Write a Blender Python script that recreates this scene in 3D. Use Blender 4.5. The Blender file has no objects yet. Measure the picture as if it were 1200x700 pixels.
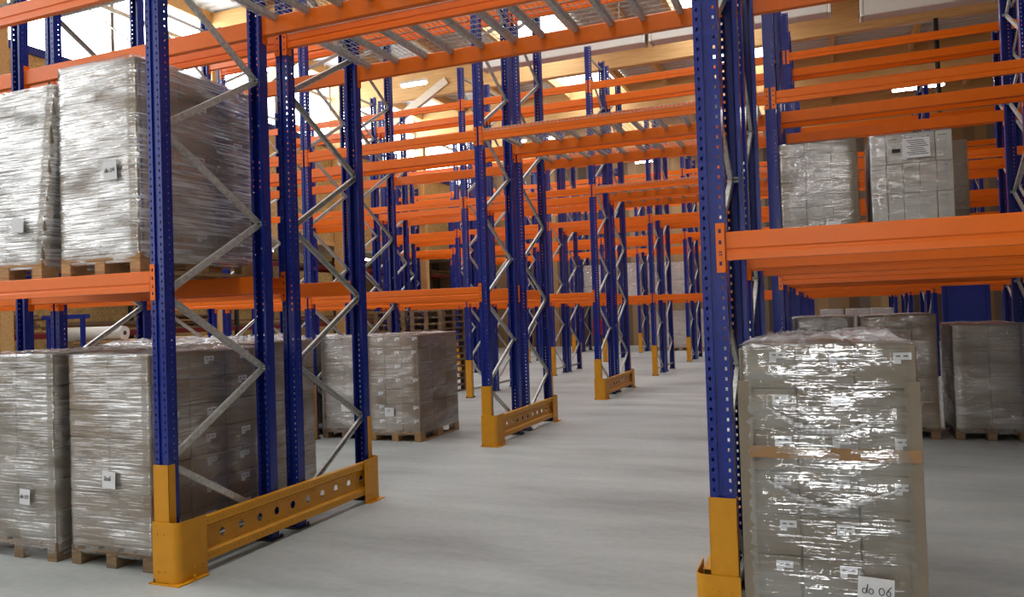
import bpy, bmesh, math, random
from mathutils import Vector, Matrix
random.seed(7)
SC = bpy.context.scene
COL = SC.collection
PI = math.pi

# ------------------------------------------------------------------ camera
F_PX, YAW, PIT, ROL = 903.87, 0.387, 0.0197, -0.0324
CAM = Vector((4.1216, -3.9216, 1.7307))
c_, s_ = math.cos(YAW), math.sin(YAW)
FW = Vector((-s_*math.cos(PIT), c_*math.cos(PIT), math.sin(PIT)))
R0 = Vector((c_, s_, 0)); U0 = R0.cross(FW)
RT = R0*math.cos(ROL) + U0*math.sin(ROL)
UP = -R0*math.sin(ROL) + U0*math.cos(ROL)
cam = bpy.data.cameras.new('camera'); cam.sensor_width = 36; cam.lens = F_PX*36/1200
cam.clip_start = 0.05; cam.clip_end = 200
camo = bpy.data.objects.new('camera', cam); COL.objects.link(camo)
M = Matrix(((RT.x, UP.x, -FW.x, CAM.x), (RT.y, UP.y, -FW.y, CAM.y), (RT.z, UP.z, -FW.z, CAM.z), (0, 0, 0, 1)))
camo.matrix_world = M
SC.camera = camo

def proj(x, y, z):
    d = Vector((x, y, z)) - CAM
    w = d.dot(FW)
    if w < 0.2: return None
    return 600 + F_PX*d.dot(RT)/w, 350 - F_PX*d.dot(UP)/w

def in_frame(x0, x1, y0, y1, z0, z1, m=60):
    """does a box show inside the frame (with a margin)?"""
    n = 12
    for i in range(n+1):
        for y in (y0, y1):
            for j in range(n+1):
                p = proj(x0+(x1-x0)*i/n, y, z0+(z1-z0)*j/n)
                if p and -m < p[0] < 1200+m and -m < p[1] < 700+m: return True
    return False

# ------------------------------------------------------------------ materials
def lin(r, g, b):
    f = lambda v: (v/255/12.92) if v/255 <= .04045 else ((v/255+.055)/1.055)**2.4
    return (f(r), f(g), f(b), 1)

class NT:
    def __init__(s, name):
        s.m = bpy.data.materials.new(name); s.m.use_nodes = True
        s.t = s.m.node_tree; s.t.nodes.clear()
        s.out = s.n('ShaderNodeOutputMaterial')
    def n(s, t, **k):
        o = s.t.nodes.new(t)
        for a, v in k.items(): setattr(o, a, v)
        return o
    def l(s, a, b): s.t.links.new(a, b)
    def noise(s, scale, detail=3, vec=None, rough=.5):
        o = s.n('ShaderNodeTexNoise'); o.inputs['Scale'].default_value = scale
        o.inputs['Detail'].default_value = detail; o.inputs['Roughness'].default_value = rough
        if vec is not None: s.l(vec, o.inputs['Vector'])
        return o
    def coords(s, scale=(1, 1, 1), kind='Object', rot=(0, 0, 0)):
        t = s.n('ShaderNodeTexCoord'); m = s.n('ShaderNodeMapping')
        m.inputs['Scale'].default_value = scale; m.inputs['Rotation'].default_value = rot
        s.l(t.outputs[kind], m.inputs['Vector']); return m.outputs[0]
    def ramp(s, fac, stops):
        r = s.n('ShaderNodeValToRGB'); e = r.color_ramp.elements
        while len(e) < len(stops): e.new(0.5)
        for i, (p, c) in enumerate(stops):
            e[i].position = p; e[i].color = c if len(c) == 4 else (*c, 1)
        s.l(fac, r.inputs[0]); return r.outputs[0]
    def bump(s, h, strength, dist=.01, normal=None):
        b = s.n('ShaderNodeBump'); b.inputs['Strength'].default_value = strength
        b.inputs['Distance'].default_value = dist; s.l(h, b.inputs['Height'])
        if normal is not None: s.l(normal, b.inputs['Normal'])
        return b.outputs[0]
    def bsdf(s, col=None, rough=.5, metal=0, spec=.5):
        p = s.n('ShaderNodeBsdfPrincipled')
        if col is not None:
            if hasattr(col, 'node'): s.l(col, p.inputs['Base Color'])
            else: p.inputs['Base Color'].default_value = col
        p.inputs['Roughness'].default_value = rough; p.inputs['Metallic'].default_value = metal
        p.inputs['Specular IOR Level'].default_value = spec
        return p
    def done(s, sh): s.l(sh, s.out.inputs[0]); return s.m

def mat_paint(name, rgb, rough=.35, var=.12, spec=.5):
    t = NT(name); co = t.coords((1, 1, 1))
    n = t.noise(9, 4, co)
    c = lin(*rgb); d = tuple(v*(1-var) for v in c[:3])+(1,)
    p = t.bsdf(t.ramp(n.outputs[0], [(.3, d), (.7, c)]), rough, 0, spec)
    t.l(t.bump(t.noise(60, 2, co).outputs[0], .03), p.inputs['Normal'])
    return t.done(p.outputs[0])

def mat_galv(name):
    t = NT(name); co = t.coords((1, 1, 1))
    n = t.noise(30, 4, co)
    p = t.bsdf(t.ramp(n.outputs[0], [(.3, lin(168, 169, 166)), (.7, lin(212, 213, 210))]), .38, .3)
    return t.done(p.outputs[0])

def mat_wood(name, a, b, scale=(1.5, 14, 14), rough=.7, var=0.0):
    t = NT(name); co = t.coords(scale)
    n = t.noise(3, 6, co, .6)
    col = t.ramp(n.outputs[0], [(.25, lin(*a)), (.75, lin(*b))])
    oi = t.n('ShaderNodeObjectInfo')
    hs = t.n('ShaderNodeHueSaturation'); mr = t.n('ShaderNodeMapRange')
    mr.inputs[3].default_value = 1-var; mr.inputs[4].default_value = 1+var
    t.l(oi.outputs['Random'], mr.inputs[0]); t.l(mr.outputs[0], hs.inputs['Value']); t.l(col, hs.inputs['Color'])
    p = t.bsdf(hs.outputs[0], rough)
    t.l(t.bump(n.outputs[0], .15), p.inputs['Normal'])
    return t.done(p.outputs[0])

def mat_osb(name):
    t = NT(name); co = t.coords((1, 1, 1), 'Object')
    v = t.n('ShaderNodeTexVoronoi'); v.inputs['Scale'].default_value = 16
    t.l(co, v.inputs['Vector'])
    n = t.noise(1.2, 3, co)
    m = t.n('ShaderNodeMix', data_type='RGBA'); m.blend_type = 'MULTIPLY'; m.inputs[0].default_value = .5
    t.l(t.ramp(v.outputs['Color'], [(.0, lin(176, 138, 82)), (1, lin(222, 186, 122))]), m.inputs[6])
    t.l(t.ramp(n.outputs[0], [(.3, (.75, .72, .66, 1)), (.7, (1, 1, 1, 1))]), m.inputs[7])
    p = t.bsdf(m.outputs[2], .6)
    return t.done(p.outputs[0])

def mat_floor():
    t = NT('concrete_floor'); co = t.coords((1, 1, 1))
    co2 = t.coords((.45, 1.6, 1), rot=(0, 0, -.35))
    a = t.noise(.9, 6, co2, .62); b = t.noise(14, 5, co, .6); d = t.noise(.25, 3, co)
    m = t.n('ShaderNodeMix', data_type='RGBA'); m.blend_type = 'MIX'; m.inputs[0].default_value = .3
    t.l(t.ramp(a.outputs[0], [(.30, lin(128, 135, 135)), (.47, lin(170, 176, 174)), (.68, lin(196, 201, 199))]), m.inputs[6])
    t.l(t.ramp(b.outputs[0], [(.3, lin(154, 158, 155)), (.7, lin(186, 190, 188))]), m.inputs[7])
    m2 = t.n('ShaderNodeMix', data_type='RGBA'); m2.blend_type = 'MULTIPLY'; m2.inputs[0].default_value = .6
    t.l(m.outputs[2], m2.inputs[6])
    t.l(t.ramp(d.outputs[0], [(.32, (.74, .75, .76, 1)), (.6, (1, 1, 1, 1))]), m2.inputs[7])
    p = t.bsdf(m2.outputs[2], .5, 0, .4)
    t.l(t.ramp(a.outputs[0], [(.3, (.42,)*3), (.7, (.62,)*3)]), p.inputs['Roughness'])
    t.l(t.bump(b.outputs[0], .04), p.inputs['Normal'])
    return t.done(p.outputs[0])

def mat_card(name, rgb, var=.1):
    t = NT(name); co = t.coords((1, 1, 1)); n = t.noise(6, 4, co)
    c = lin(*rgb); d = tuple(v*.86 for v in c[:3])+(1,)
    oi = t.n('ShaderNodeObjectInfo'); hs = t.n('ShaderNodeHueSaturation'); mr = t.n('ShaderNodeMapRange')
    mr.inputs[3].default_value = 1-var; mr.inputs[4].default_value = 1+var
    t.l(oi.outputs['Random'], mr.inputs[0]); t.l(mr.outputs[0], hs.inputs['Value'])
    t.l(t.ramp(n.outputs[0], [(.3, d), (.7, c)]), hs.inputs['Color'])
    p = t.bsdf(hs.outputs[0], .75, 0, .3)
    return t.done(p.outputs[0])

def mat_film(name, haze, gloss=.22, rough=.12, tint=(.95, .96, .97), seed=0.0, fine=70, depth=.02):
    """clear stretch film: mostly see-through, glossy wrinkles running round the load, milky where layers overlap"""
    t = NT(name)
    tc = t.n('ShaderNodeTexCoord')
    def mp(sc, rot=(0, 0, 0)):
        m = t.n('ShaderNodeMapping'); m.inputs['Scale'].default_value = sc
        m.inputs['Location'].default_value = (seed, seed*1.7, seed*.6); m.inputs['Rotation'].default_value = rot
        t.l(tc.outputs['Object'], m.inputs['Vector']); return m.outputs[0]
    n1 = t.noise(1, 2.5, mp((2.0, 2.0, fine), (.04, .03, 0)), .5)
    n2 = t.noise(1, 4, mp((2.2, 2.2, 24), (.16, .12, 0)), .55)
    n3 = t.noise(1, 3, mp((1.6, 1.6, 4), (-.3, .25, 0)), .5)
    n4 = t.noise(22, 1.5, mp((1, 1, 1.8)), .5)
    b1 = t.bump(n1.outputs[0], 1, depth)
    b2 = t.bump(n2.outputs[0], 1, depth*1.4, b1)
    b3 = t.bump(n4.outputs[0], .45, depth*.4, b2)
    g = t.n('ShaderNodeBsdfGlossy'); g.inputs['Roughness'].default_value = rough
    g.inputs['Color'].default_value = (1, 1, 1, 1); t.l(b3, g.inputs['Normal'])
    tr = t.n('ShaderNodeBsdfTransparent'); tr.inputs[0].default_value = (*tint, 1)
    mx = t.n('ShaderNodeMixShader'); t.l(tr.outputs[0], mx.inputs[1]); t.l(g.outputs[0], mx.inputs[2])
    gm = t.n('ShaderNodeMath', operation='MULTIPLY'); gm.inputs[1].default_value = gloss
    t.l(t.ramp(n3.outputs[0], [(.34, (.15,)*3), (.64, (1.3,)*3)]), gm.inputs[0]); t.l(gm.outputs[0], mx.inputs[0])
    df = t.n('ShaderNodeBsdfDiffuse'); df.inputs[0].default_value = (.86, .87, .89, 1); t.l(b2, df.inputs['Normal'])
    hz = t.n('ShaderNodeMath', operation='MULTIPLY')
    t.l(t.ramp(n1.outputs[0], [(.40, (.12,)*3), (.60, (1,)*3)]), hz.inputs[0])
    t.l(t.ramp(n3.outputs[0], [(.35, (.3,)*3), (.62, (1,)*3)]), hz.inputs[1])
    hm = t.n('ShaderNodeMath', operation='MULTIPLY'); t.l(hz.outputs[0], hm.inputs[0]); hm.inputs[1].default_value = haze
    m2 = t.n('ShaderNodeMixShader'); t.l(hm.outputs[0], m2.inputs[0])
    t.l(mx.outputs[0], m2.inputs[1]); t.l(df.outputs[0], m2.inputs[2])
    return t.done(m2.outputs[0])

def mat_emit(name, col, strength):
    t = NT(name); co = t.coords((1, 1, 1)); n = t.noise(.7, 2, co)
    e = t.n('ShaderNodeEmission'); e.inputs[1].default_value = strength
    t.l(t.ramp(n.outputs[0], [(.3, tuple(v*.94 for v in col)), (.7, col)]), e.inputs[0])
    return t.done(e.outputs[0])

def mat_boards(name):
    """back wall of upright boards in mixed browns and greys"""
    t = NT(name); tc = t.n('ShaderNodeTexCoord'); sp = t.n('ShaderNodeSeparateXYZ')
    t.l(tc.outputs['Object'], sp.inputs[0])
    dv = t.n('ShaderNodeMath', operation='DIVIDE'); t.l(sp.outputs[0], dv.inputs[0]); dv.inputs[1].default_value = .42
    fl = t.n('ShaderNodeMath', operation='FLOOR'); t.l(dv.outputs[0], fl.inputs[0])
    wn = t.n('ShaderNodeTexWhiteNoise', noise_dimensions='1D'); t.l(fl.outputs[0], wn.inputs['W'])
    col = t.ramp(wn.outputs[0], [(0, lin(74, 58, 44)), (.3, lin(132, 104, 70)), (.55, lin(160, 128, 88)), (.8, lin(110, 98, 86)), (1, lin(178, 148, 104))])
    p = t.bsdf(col, .7)
    return t.done(p.outputs[0])

MT = {
 'blue': mat_paint('blue_paint', (16, 40, 134), .27),
 'orange': mat_paint('orange_paint', (240, 113, 12), .33, .06, .4),
 'yellow': mat_paint('yellow_paint', (214, 148, 10), .42),
 'red': mat_paint('dark_red_paint', (120, 24, 22), .5),
 'firered': mat_paint('signal_red_paint', (176, 18, 22), .4),
 'galv': mat_galv('galvanised_steel'),
 'dark': mat_paint('dark_steel', (44, 44, 46), .5),
 'white': mat_paint('white_enamel', (222, 220, 214), .45, .05),
 'glulam': mat_wood('glulam_timber', (196, 150, 90), (226, 186, 128), (.5, 9, 9), .6),
 'pale': mat_wood('pale_timber', (214, 204, 184), (236, 228, 212), (2, 12, 12), .6),
 'osb': mat_osb('strand_board'),
 'wallpaint': mat_paint('painted_wall', (196, 190, 178), .8, .06),
 'boards': mat_boards('wall_boards'),
 'deck': mat_paint('zinc_roof_sheet', (206, 209, 210), .5, .05),
 'floor': mat_floor(),
 'pallet': mat_wood('pallet_wood', (150, 112, 74), (196, 158, 112), (2, 14, 14), .75, .14),
 'oldpallet': mat_wood('weathered_pallet_wood', (92, 74, 56), (148, 122, 94), (2, 14, 14), .8, .2),
 'card': mat_card('brown_cardboard', (140, 122, 102)),
 'cardgrey': mat_card('grey_brown_cardboard', (134, 124, 109)),
 'cardwhite': mat_card('white_cardboard', (206, 206, 200), .04),
 'cardtan': mat_card('edge_board', (164, 128, 92), .03),
 'paper': mat_paint('white_paper', (226, 228, 232), .7, .03),
 'ink': mat_paint('dark_ink', (42, 42, 48), .7, .02),
 'window': mat_emit('bright_window_pane', (.95, .98, 1, 1), 10.0),
 'sheenpane': mat_emit('added_sheen_pane', (.95, .98, 1, 1), 2.5),  # glow of the unseen low panes, added for sheen on film fronts
 'skylight': mat_emit('bright_skylight_sheet', (.95, .98, 1, 1), 4.6),
 'glintpane': mat_emit('added_glint_pane', (.97, .98, 1, 1), 18.0),  # glow added behind the camera to put glints on the film
 'lamp': mat_emit('lamp_tube_glow', (1, .98, .94, 1), 80.0),
 'film': mat_film('clear_stretch_film', .22, .32, .09, seed=1.3, fine=60, depth=.008),
 'filmtop': mat_film('crinkled_stretch_film', .8, .34, .12, seed=4.3, fine=26),
 'filmwhite': mat_film('dense_white_stretch_film', .6, .55, .15, seed=2.1, fine=64, depth=.010),
 'filmclear': mat_film('thin_stretch_film', .06, .24, .06, seed=3.7, fine=54, depth=.0065),
 'filmfold': mat_film('bunched_stretch_film', 1.6, .6, .10, seed=5.2, fine=120),
}

# ------------------------------------------------------------------ mesh helpers
class MB:
    def __init__(s): s.v = []; s.f = []; s.mi = []; s.sm = []
    def quadbox(s, x0, x1, y0, y1, z0, z1, mi=0):
        b = len(s.v)
        s.v += [(x0,y0,z0),(x1,y0,z0),(x1,y1,z0),(x0,y1,z0),(x0,y0,z1),(x1,y0,z1),(x1,y1,z1),(x0,y1,z1)]
        for q in ((0,3,2,1),(4,5,6,7),(0,1,5,4),(1,2,6,5),(2,3,7,6),(3,0,4,7)):
            s.f.append(tuple(b+i for i in q)); s.mi.append(mi); s.sm.append(False)
        return s
    def bevbox(s, x0, x1, y0, y1, z0, z1, r=.004, mi=0):
        """box with chamfered edges"""
        b = len(s.v); X = (x0, x1); Y = (y0, y1); Z = (z0, z1); idx = {}
        for i in (0, 1):
            for j in (0, 1):
                for k in (0, 1):
                    sx, sy, sz = (1, -1)[i]*r, (1, -1)[j]*r, (1, -1)[k]*r
                    for a, p in (('x', (X[i], Y[j]+sy, Z[k]+sz)), ('y', (X[i]+sx, Y[j], Z[k]+sz)), ('z', (X[i]+sx, Y[j]+sy, Z[k]))):
                        idx[(i, j, k, a)] = len(s.v); s.v.append(p)
        fs = []
        for i in (0, 1):
            fs.append([idx[(i,0,0,'x')], idx[(i,1,0,'x')], idx[(i,1,1,'x')], idx[(i,0,1,'x')]])
            fs.append([idx[(0,i,0,'y')], idx[(1,i,0,'y')], idx[(1,i,1,'y')], idx[(0,i,1,'y')]])
            fs.append([idx[(0,0,i,'z')], idx[(1,0,i,'z')], idx[(1,1,i,'z')], idx[(0,1,i,'z')]])
        for i in (0, 1):
            for j in (0, 1):
                fs.append([idx[(i,j,0,'x')], idx[(i,j,1,'x')], idx[(i,j,1,'y')], idx[(i,j,0,'y')]])
                fs.append([idx[(i,0,j,'x')], idx[(i,1,j,'x')], idx[(i,1,j,'z')], idx[(i,0,j,'z')]])
                fs.append([idx[(0,i,j,'y')], idx[(1,i,j,'y')], idx[(1,i,j,'z')], idx[(0,i,j,'z')]])
                for k in (0, 1): fs.append([idx[(i,j,k,'x')], idx[(i,j,k,'y')], idx[(i,j,k,'z')]])
        for q in fs: s.f.append(tuple(q)); s.mi.append(mi); s.sm.append(False)
        return s
    def prism(s, prof, a, b, axis='z', mi=0, caps=True):
        """extrude a closed 2D profile along an axis"""
        n = len(prof); o = len(s.v)
        def P(u, v, w): return {'z': (u, v, w), 'x': (w, u, v), 'y': (u, w, v)}[axis]
        for w in (a, b):
            for (u, v) in prof: s.v.append(P(u, v, w))
        for i in range(n):
            j = (i+1) % n
            s.f.append((o+i, o+j, o+n+j, o+n+i)); s.mi.append(mi); s.sm.append(False)
        if caps:
            s.f.append(tuple(o+i for i in range(n))); s.f.append(tuple(o+n+i for i in reversed(range(n))))
            s.mi += [mi, mi]; s.sm += [False, False]
        return s
    def bar(s, p, q, w, h, mi=0, up=(1, 0, 0)):
        """rectangular bar from p to q"""
        p, q = Vector(p), Vector(q); d = (q-p).normalized(); u = Vector(up)
        u = (u - d*u.dot(d)).normalized(); v = d.cross(u); o = len(s.v)
        for c in (p, q):
            for a, b in ((-1,-1),(1,-1),(1,1),(-1,1)): s.v.append(tuple(c+u*a*w/2+v*b*h/2))
        for fq in ((0,1,2,3),(7,6,5,4),(0,4,5,1),(1,5,6,2),(2,6,7,3),(3,7,4,0)):
            s.f.append(tuple(o+i for i in fq)); s.mi.append(mi); s.sm.append(False)
        return s
    def cyl(s, p, q, r, n=12, mi=0, r2=None):
        p, q = Vector(p), Vector(q); d = (q-p).normalized()
        u = d.orthogonal().normalized(); v = d.cross(u); o = len(s.v); r2 = r if r2 is None else r2
        for c, rr in ((p, r), (q, r2)):
            for i in range(n):
                a = 2*PI*i/n; s.v.append(tuple(c+u*rr*math.cos(a)+v*rr*math.sin(a)))
        for i in range(n):
            j = (i+1) % n; s.f.append((o+i, o+j, o+n+j, o+n+i)); s.mi.append(mi); s.sm.append(True)
        s.f.append(tuple(o+i for i in reversed(range(n)))); s.f.append(tuple(o+n+i for i in range(n)))
        s.mi += [mi, mi]; s.sm += [False, False]
        return s
    def mesh(s, name, *mats):
        me = bpy.data.meshes.new(name); me.from_pydata(s.v, [], s.f)
        for m in mats: me.materials.append(m)
        me.polygons.foreach_set('material_index', s.mi); me.polygons.foreach_set('use_smooth', s.sm)
        bm = bmesh.new(); bm.from_mesh(me); bmesh.ops.recalc_face_normals(bm, faces=bm.faces); bm.to_mesh(me); bm.free()
        return me

def obj(name, me, parent=None, loc=(0, 0, 0), rot=(0, 0, 0), label=None):
    o = bpy.data.objects.new(name, me); COL.objects.link(o)
    if parent: o.parent = parent
    o.location = loc; o.rotation_euler = rot
    if label: o['label'] = label
    return o
def tag(o, label, cat, group=None):
    o['label'] = label; o['category'] = cat; o['kind'] = 'thing'
    if group: o['group'] = group
    return o
def thing(name, label, cat, loc=(0, 0, 0), rz=0, group=None, me=None):
    return tag(obj(name, me, None, loc, (0, 0, rz)), label, cat, group)
def struct(name, me, loc=(0, 0, 0)):
    o = obj(name, me, None, loc); o['kind'] = 'structure'; return o
def dup(root, loc, rz, label):
    """copy of a thing with copies of its parts and sub-parts"""
    r = root.copy(); COL.objects.link(r); r.location = loc; r.rotation_euler = (0, 0, rz); r['label'] = label
    for ch in list(root.children):
        c = ch.copy(); COL.objects.link(c); c.parent = r
        for g in list(ch.children):
            d = g.copy(); COL.objects.link(d); d.parent = c
    return r

# ------------------------------------------------------------------ setting
XW, XE, YS, YN, ZR = -12.2, 18.0, -14.0, 33.0, 10.6     # left wall, right wall, front, back, roof deck
XA = -17.0                                              # outer wall of the low annex on the left
GY = [0.9+6.2*k for k in range(-2, 6)]                  # glulam beams / columns
struct('floor', MB().quadbox(XA-.3, XE+.3, YS-.3, YN+.3, -.2, 0).mesh('floor', MT['floor']))
# roof deck: corrugated sheet with skylight strips between X ranges
SKY = [(-5.15, -2.75), (.25, 2.65)]
def corrugated(x0, x1, y0, y1, z):
    mb = MB(); p = .30; n = int((y1-y0)/p); prof = []
    for i in range(n):
        y = y0+i*p
        prof += [(y, z), (y+.10, z), (y+.14, z+.06), (y+.26, z+.06)]
    prof += [(y1, z), (y1, z+.12), (y0, z+.12)]
    o = len(mb.v); m = len(prof)
    for x in (x0, x1):
        for (y, zz) in prof: mb.v.append((x, y, zz))
    for i in range(m):
        j = (i+1) % m; mb.f.append((o+i, o+j, o+m+j, o+m+i)); mb.mi.append(0); mb.sm.append(False)
    return mb
cuts = sorted(SKY); xs = XW-.3; k = 1
ceil = MB()
for (a, b) in cuts+[(XE+.3, None)]:
    c = corrugated(xs, a, YS, YN, ZR); off = len(ceil.v)
    ceil.v += c.v; ceil.f += [tuple(i+off for i in f) for f in c.f]; ceil.mi += c.mi; ceil.sm += c.sm
    xs = b
struct('ceiling', ceil.mesh('ceiling', MT['deck']))
wn = 0
for (a, b) in cuts:
    for i in range(len(GY)):
        y0 = (GY[i-1] if i else YS)+.12 if i else YS; y1 = GY[i]-.12
        if y1-y0 < .5: continue
        wn += 1
        struct('window_%d' % wn, MB().quadbox(a-.05, b+.05, y0, y1, ZR+.02, ZR+.05).mesh('skylight', MT['skylight']))
# glulam beams under the roof, purlins between
for i, y in enumerate(GY):
    struct('trim_%d' % (i+1), MB().bevbox(XW, XE, y-.11, y+.11, 9.25, ZR, .02).mesh('glulam', MT['glulam']))
tn = len(GY)
px = sorted([v for ab in SKY for v in ab]+[-9.9, -7.4, -1.2, 4.6, 7.1, 9.6, 12.4, 15.2, -11.9])
for x in px:
    tn += 1; mb = MB()
    ys = [YS]+GY+[YN]
    for a, b in zip(ys[:-1], ys[1:]): mb.quadbox(x-.07, x+.07, a+.11, b-.11, 10.28, ZR)
    struct('trim_%d' % tn, mb.mesh('purlin', MT['glulam']))
# left wall: columns, board panel between z 4.5 and 7.9, band of windows above
for y in GY:
    tn += 1
    struct('trim_%d' % tn, MB().bevbox(XW-.02, XW+.36, y-.14, y+.14, 0, 9.25, .015).mesh('column', MT['glulam']))
struct('wall_left', MB().quadbox(XW-.16, XW-.02, -1, YN, 4.5, 7.9).quadbox(XW-.16, XW-.02, YS, -1, 0, 2.2).mesh('wall_left', MT['osb']))
for z0, z1, m in ((7.9, 8.08, 'blue'), (4.36, 4.5, 'glulam'), (9.62, 9.74, 'galv')):
    tn += 1
    struct('trim_%d' % tn, MB().quadbox(XW-.12, XW+.02, YS, YN, z0, z1).mesh('rail', MT[m]))
ys = [YS]+GY+[YN]
for a, b in zip(ys[:-1], ys[1:]):
    zl = 8.08 if a > -6 else 2.2  # unseen near end: panes reach lower, added for sheen on the wrapped loads
    for (c, d) in ((a+.14, (a+b)/2-.05), ((a+b)/2+.05, b-.14)):
        if d-c < .4: continue
        wn += 1
        w = struct('window_%d' % wn, MB().quadbox(XW-.12, XW-.09, c, d, zl, 9.62, 0).quadbox(XW-.12, XW-.09, c, d, 9.74, ZR).mesh('window_pane', MT['window' if a > -6 else 'sheenpane']))
        f = MB()
        for q in (c-.03, d+.03): f.quadbox(XW-.13, XW-.04, q-.035, q+.035, zl, ZR)
        o = obj('window_frame', f.mesh('window_frame', MT['galv']), w); o['kind'] = 'structure'
# annex on the left
struct('wall_annex', MB().quadbox(XA-.2, XA, YS, YN, 0, 4.7).mesh('wall_annex', MT['osb']))
struct('ceiling_annex', MB().quadbox(XA-.2, XW-.16, YS, YN, 4.6, 4.75).mesh('ceiling_annex', MT['wallpaint']))
struct('wall_back', MB().quadbox(XA-.2, XE+.2, YN, YN+.2, 0, ZR+.2).mesh('wall_back', MT['boards']))
struct('wall_right', MB().quadbox(XE, XE+.2, YS, YN, 0, ZR+.2).mesh('wall_right', MT['osb']))
WX0, WX1, WZ0, WZ1 = 3.86, 4.34, 1.0, 6.2           # opening for an added, unseen light pane behind the camera
struct('wall_front', MB().quadbox(XA-.2, WX0, YS-.2, YS, 0, ZR+.2).quadbox(WX1, XE+.2, YS-.2, YS, 0, ZR+.2).quadbox(WX0, WX1, YS-.2, YS, 0, WZ0).quadbox(WX0, WX1, YS-.2, YS, WZ1, ZR+.2).mesh('wall_front', MT['wallpaint']))
wn += 1
struct('window_%d' % wn, MB().quadbox(WX0, WX1, YS-.12, YS-.1, WZ0, WZ1).mesh('window_pane', MT['glintpane']))  # added glowing pane, makes the highlights on the stretch film
# pale knee brace from column to glulam, thin wind brace rods in front of the windows
tn += 1
struct('trim_%d' % tn, MB().bar((XW+.3, 19.4, 7.25), (-7.5, 19.4, 9.7), .16, .26, 0, (0, 1, 0)).mesh('knee_brace', MT['pale']))
tn += 1
struct('trim_%d' % tn, MB().bar((XW+.3, 13.2, 7.25), (-7.5, 13.2, 9.7), .16, .26, 0, (0, 1, 0)).mesh('knee_brace', MT['pale']))
for i in (3, 4, 5):
    tn += 1
    struct('trim_%d' % tn, MB().bar((XW+.08, GY[i]+.2, 10.2), (XW+.08, GY[i+1]-.2, 8.1), .035, .035).mesh('wind_brace', MT['galv']))

tn += 1
struct('trim_%d' % tn, MB().cyl((7.1, 19.4, 0), (7.1, 19.4, 9.25), .06, 14).mesh('steel_column', MT['dark']))

# ------------------------------------------------------------------ rack parts
PITCH, DD, FD, PH = 5.333, 2.46, 1.10, 6.95
LV = (2.10, 4.17, 6.23)
def post_mesh():
    mb = MB(); t = .0025; n = int(PH/.05)
    def strip(fn, a, b, hc, hw, hh):
        fn(a, hc-hw, 0, PH); fn(hc+hw, b, 0, PH)
        z = 0
        for i in range(n):
            zc = .05*i+.025
            fn(hc-hw, hc+hw, z, zc-hh); z = zc+hh
        fn(hc-hw, hc+hw, z, PH)
    front = lambda a, b, z0, z1: mb.quadbox(a, b, 0, t, z0, z1)
    strip(front, -.06, -.02, -.040, .0055, .0085); strip(front, .02, .06, .040, .0055, .0085)
    mb.quadbox(-.02, .02, .012, .012+t, 0, PH)
    for s in (-1, 1):
        a, b = sorted((s*.02, s*(.02-t))); mb.quadbox(a, b, 0, .012+t, 0, PH)
        a, b = sorted((s*.06, s*(.06-t)))
        side = lambda u, v, z0, z1: mb.quadbox(a, b, u, v, z0, z1)
        strip(side, t, .088, .055, .004, .005)
        c, d = sorted((s*.06, s*.036)); mb.quadbox(c, d, .085, .088, 0, PH)
    return mb.mesh('post', MT['blue'])
POST = post_mesh()
FOOT = MB().quadbox(-.075, .075, -.03, .12, 0, .008).cyl((.068, .1, .008), (.068, .1, .035), .01, 8).cyl((-.068, -.015, .008), (-.068, -.015, .03), .01, 8).mesh('foot_plate', MT['dark'])
def brace_mesh(p, q):
    """lipped channel from p to q in the plane of the frame, with bolt heads at both ends"""
    mb = MB(); p, q = Vector(p), Vector(q); d = (q-p).normalized(); nrm = Vector((1, 0, 0)).cross(d)
    mb.bar(p-nrm*0, q, .003, .044)
    for s in (-1, 1): mb.bar(p+nrm*s*.022+Vector((-.012, 0, 0)), q+nrm*s*.022+Vector((-.012, 0, 0)), .026, .003)
    for e, k in ((p, 1), (q, -1)):
        c = e+d*k*.02; mb.cyl(c+Vector((-.03, 0, 0)), c+Vector((.06, 0, 0)), .008, 6)
    return mb.mesh('brace', MT['galv'])
YF, YB = .055, FD-.055
NODES = [.21, .79, 1.365, 1.94, 2.515, 3.09, 3.665, 4.24, 4.815, 5.39, 5.965, 6.54]
def frame_proto(label):
    r = thing('upright_frame', label, 'rack upright frame', group='blue upright frames of the pallet racks')
    a = obj('post', POST, r); b = obj('post', POST, r, (0, FD, 0), (0, 0, PI))
    obj('foot_plate', FOOT, a); obj('foot_plate', FOOT, b)
    up = brace_mesh((0, YB, 0), (0, YF, .578)); dn = brace_mesh((0, YF, 0), (0, YB, .575)); hz = brace_mesh((0, YF, 0), (0, YB, 0))
    for i in range(len(NODES)-1):
        obj('brace', up if i % 2 == 0 else dn, r, (0, 0, NODES[i]))
    obj('brace', hz, r, (0, 0, .17)); obj('brace', hz, r, (0, 0, 6.78))
    return r
def beam_mesh(L):
    h = .14
    prof = [(0, -h), (0, -.105), (.006, -.098), (.006, -.088), (0, -.081), (0, -.004), (.004, 0), (.046, 0), (.05, -.004), (.05, -h+.004), (.046, -h)]
    return MB().prism([(y, z) for y, z in prof], .002, L-.002, 'x').mesh('beam', MT['orange'])
BEAM = {}
def conn_mesh():
    mb = MB()
    # plate on the post face with punched slots, folded leg along the beam end
    zs = [-.20, -.165, -.145, -.115, -.095, -.06, -.04, -.005, .015, .045]
    mb.quadbox(-.045, -.032, -.009, -.005, -.2, .045); mb.quadbox(-.018, .002, -.009, -.005, -.2, .045)
    for i in range(0, len(zs)-1, 2): mb.quadbox(-.032, -.018, -.009, -.005, zs[i], zs[i+1])
    mb.quadbox(-.002, .003, -.009, .05, -.2, .045)
    mb.cyl((-.025, -.012, -.105), (-.025, -.004, -.105), .005, 8)
    return mb.mesh('connector_plate', MT['orange'])
CONN = conn_mesh()
CONNM = None
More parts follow.
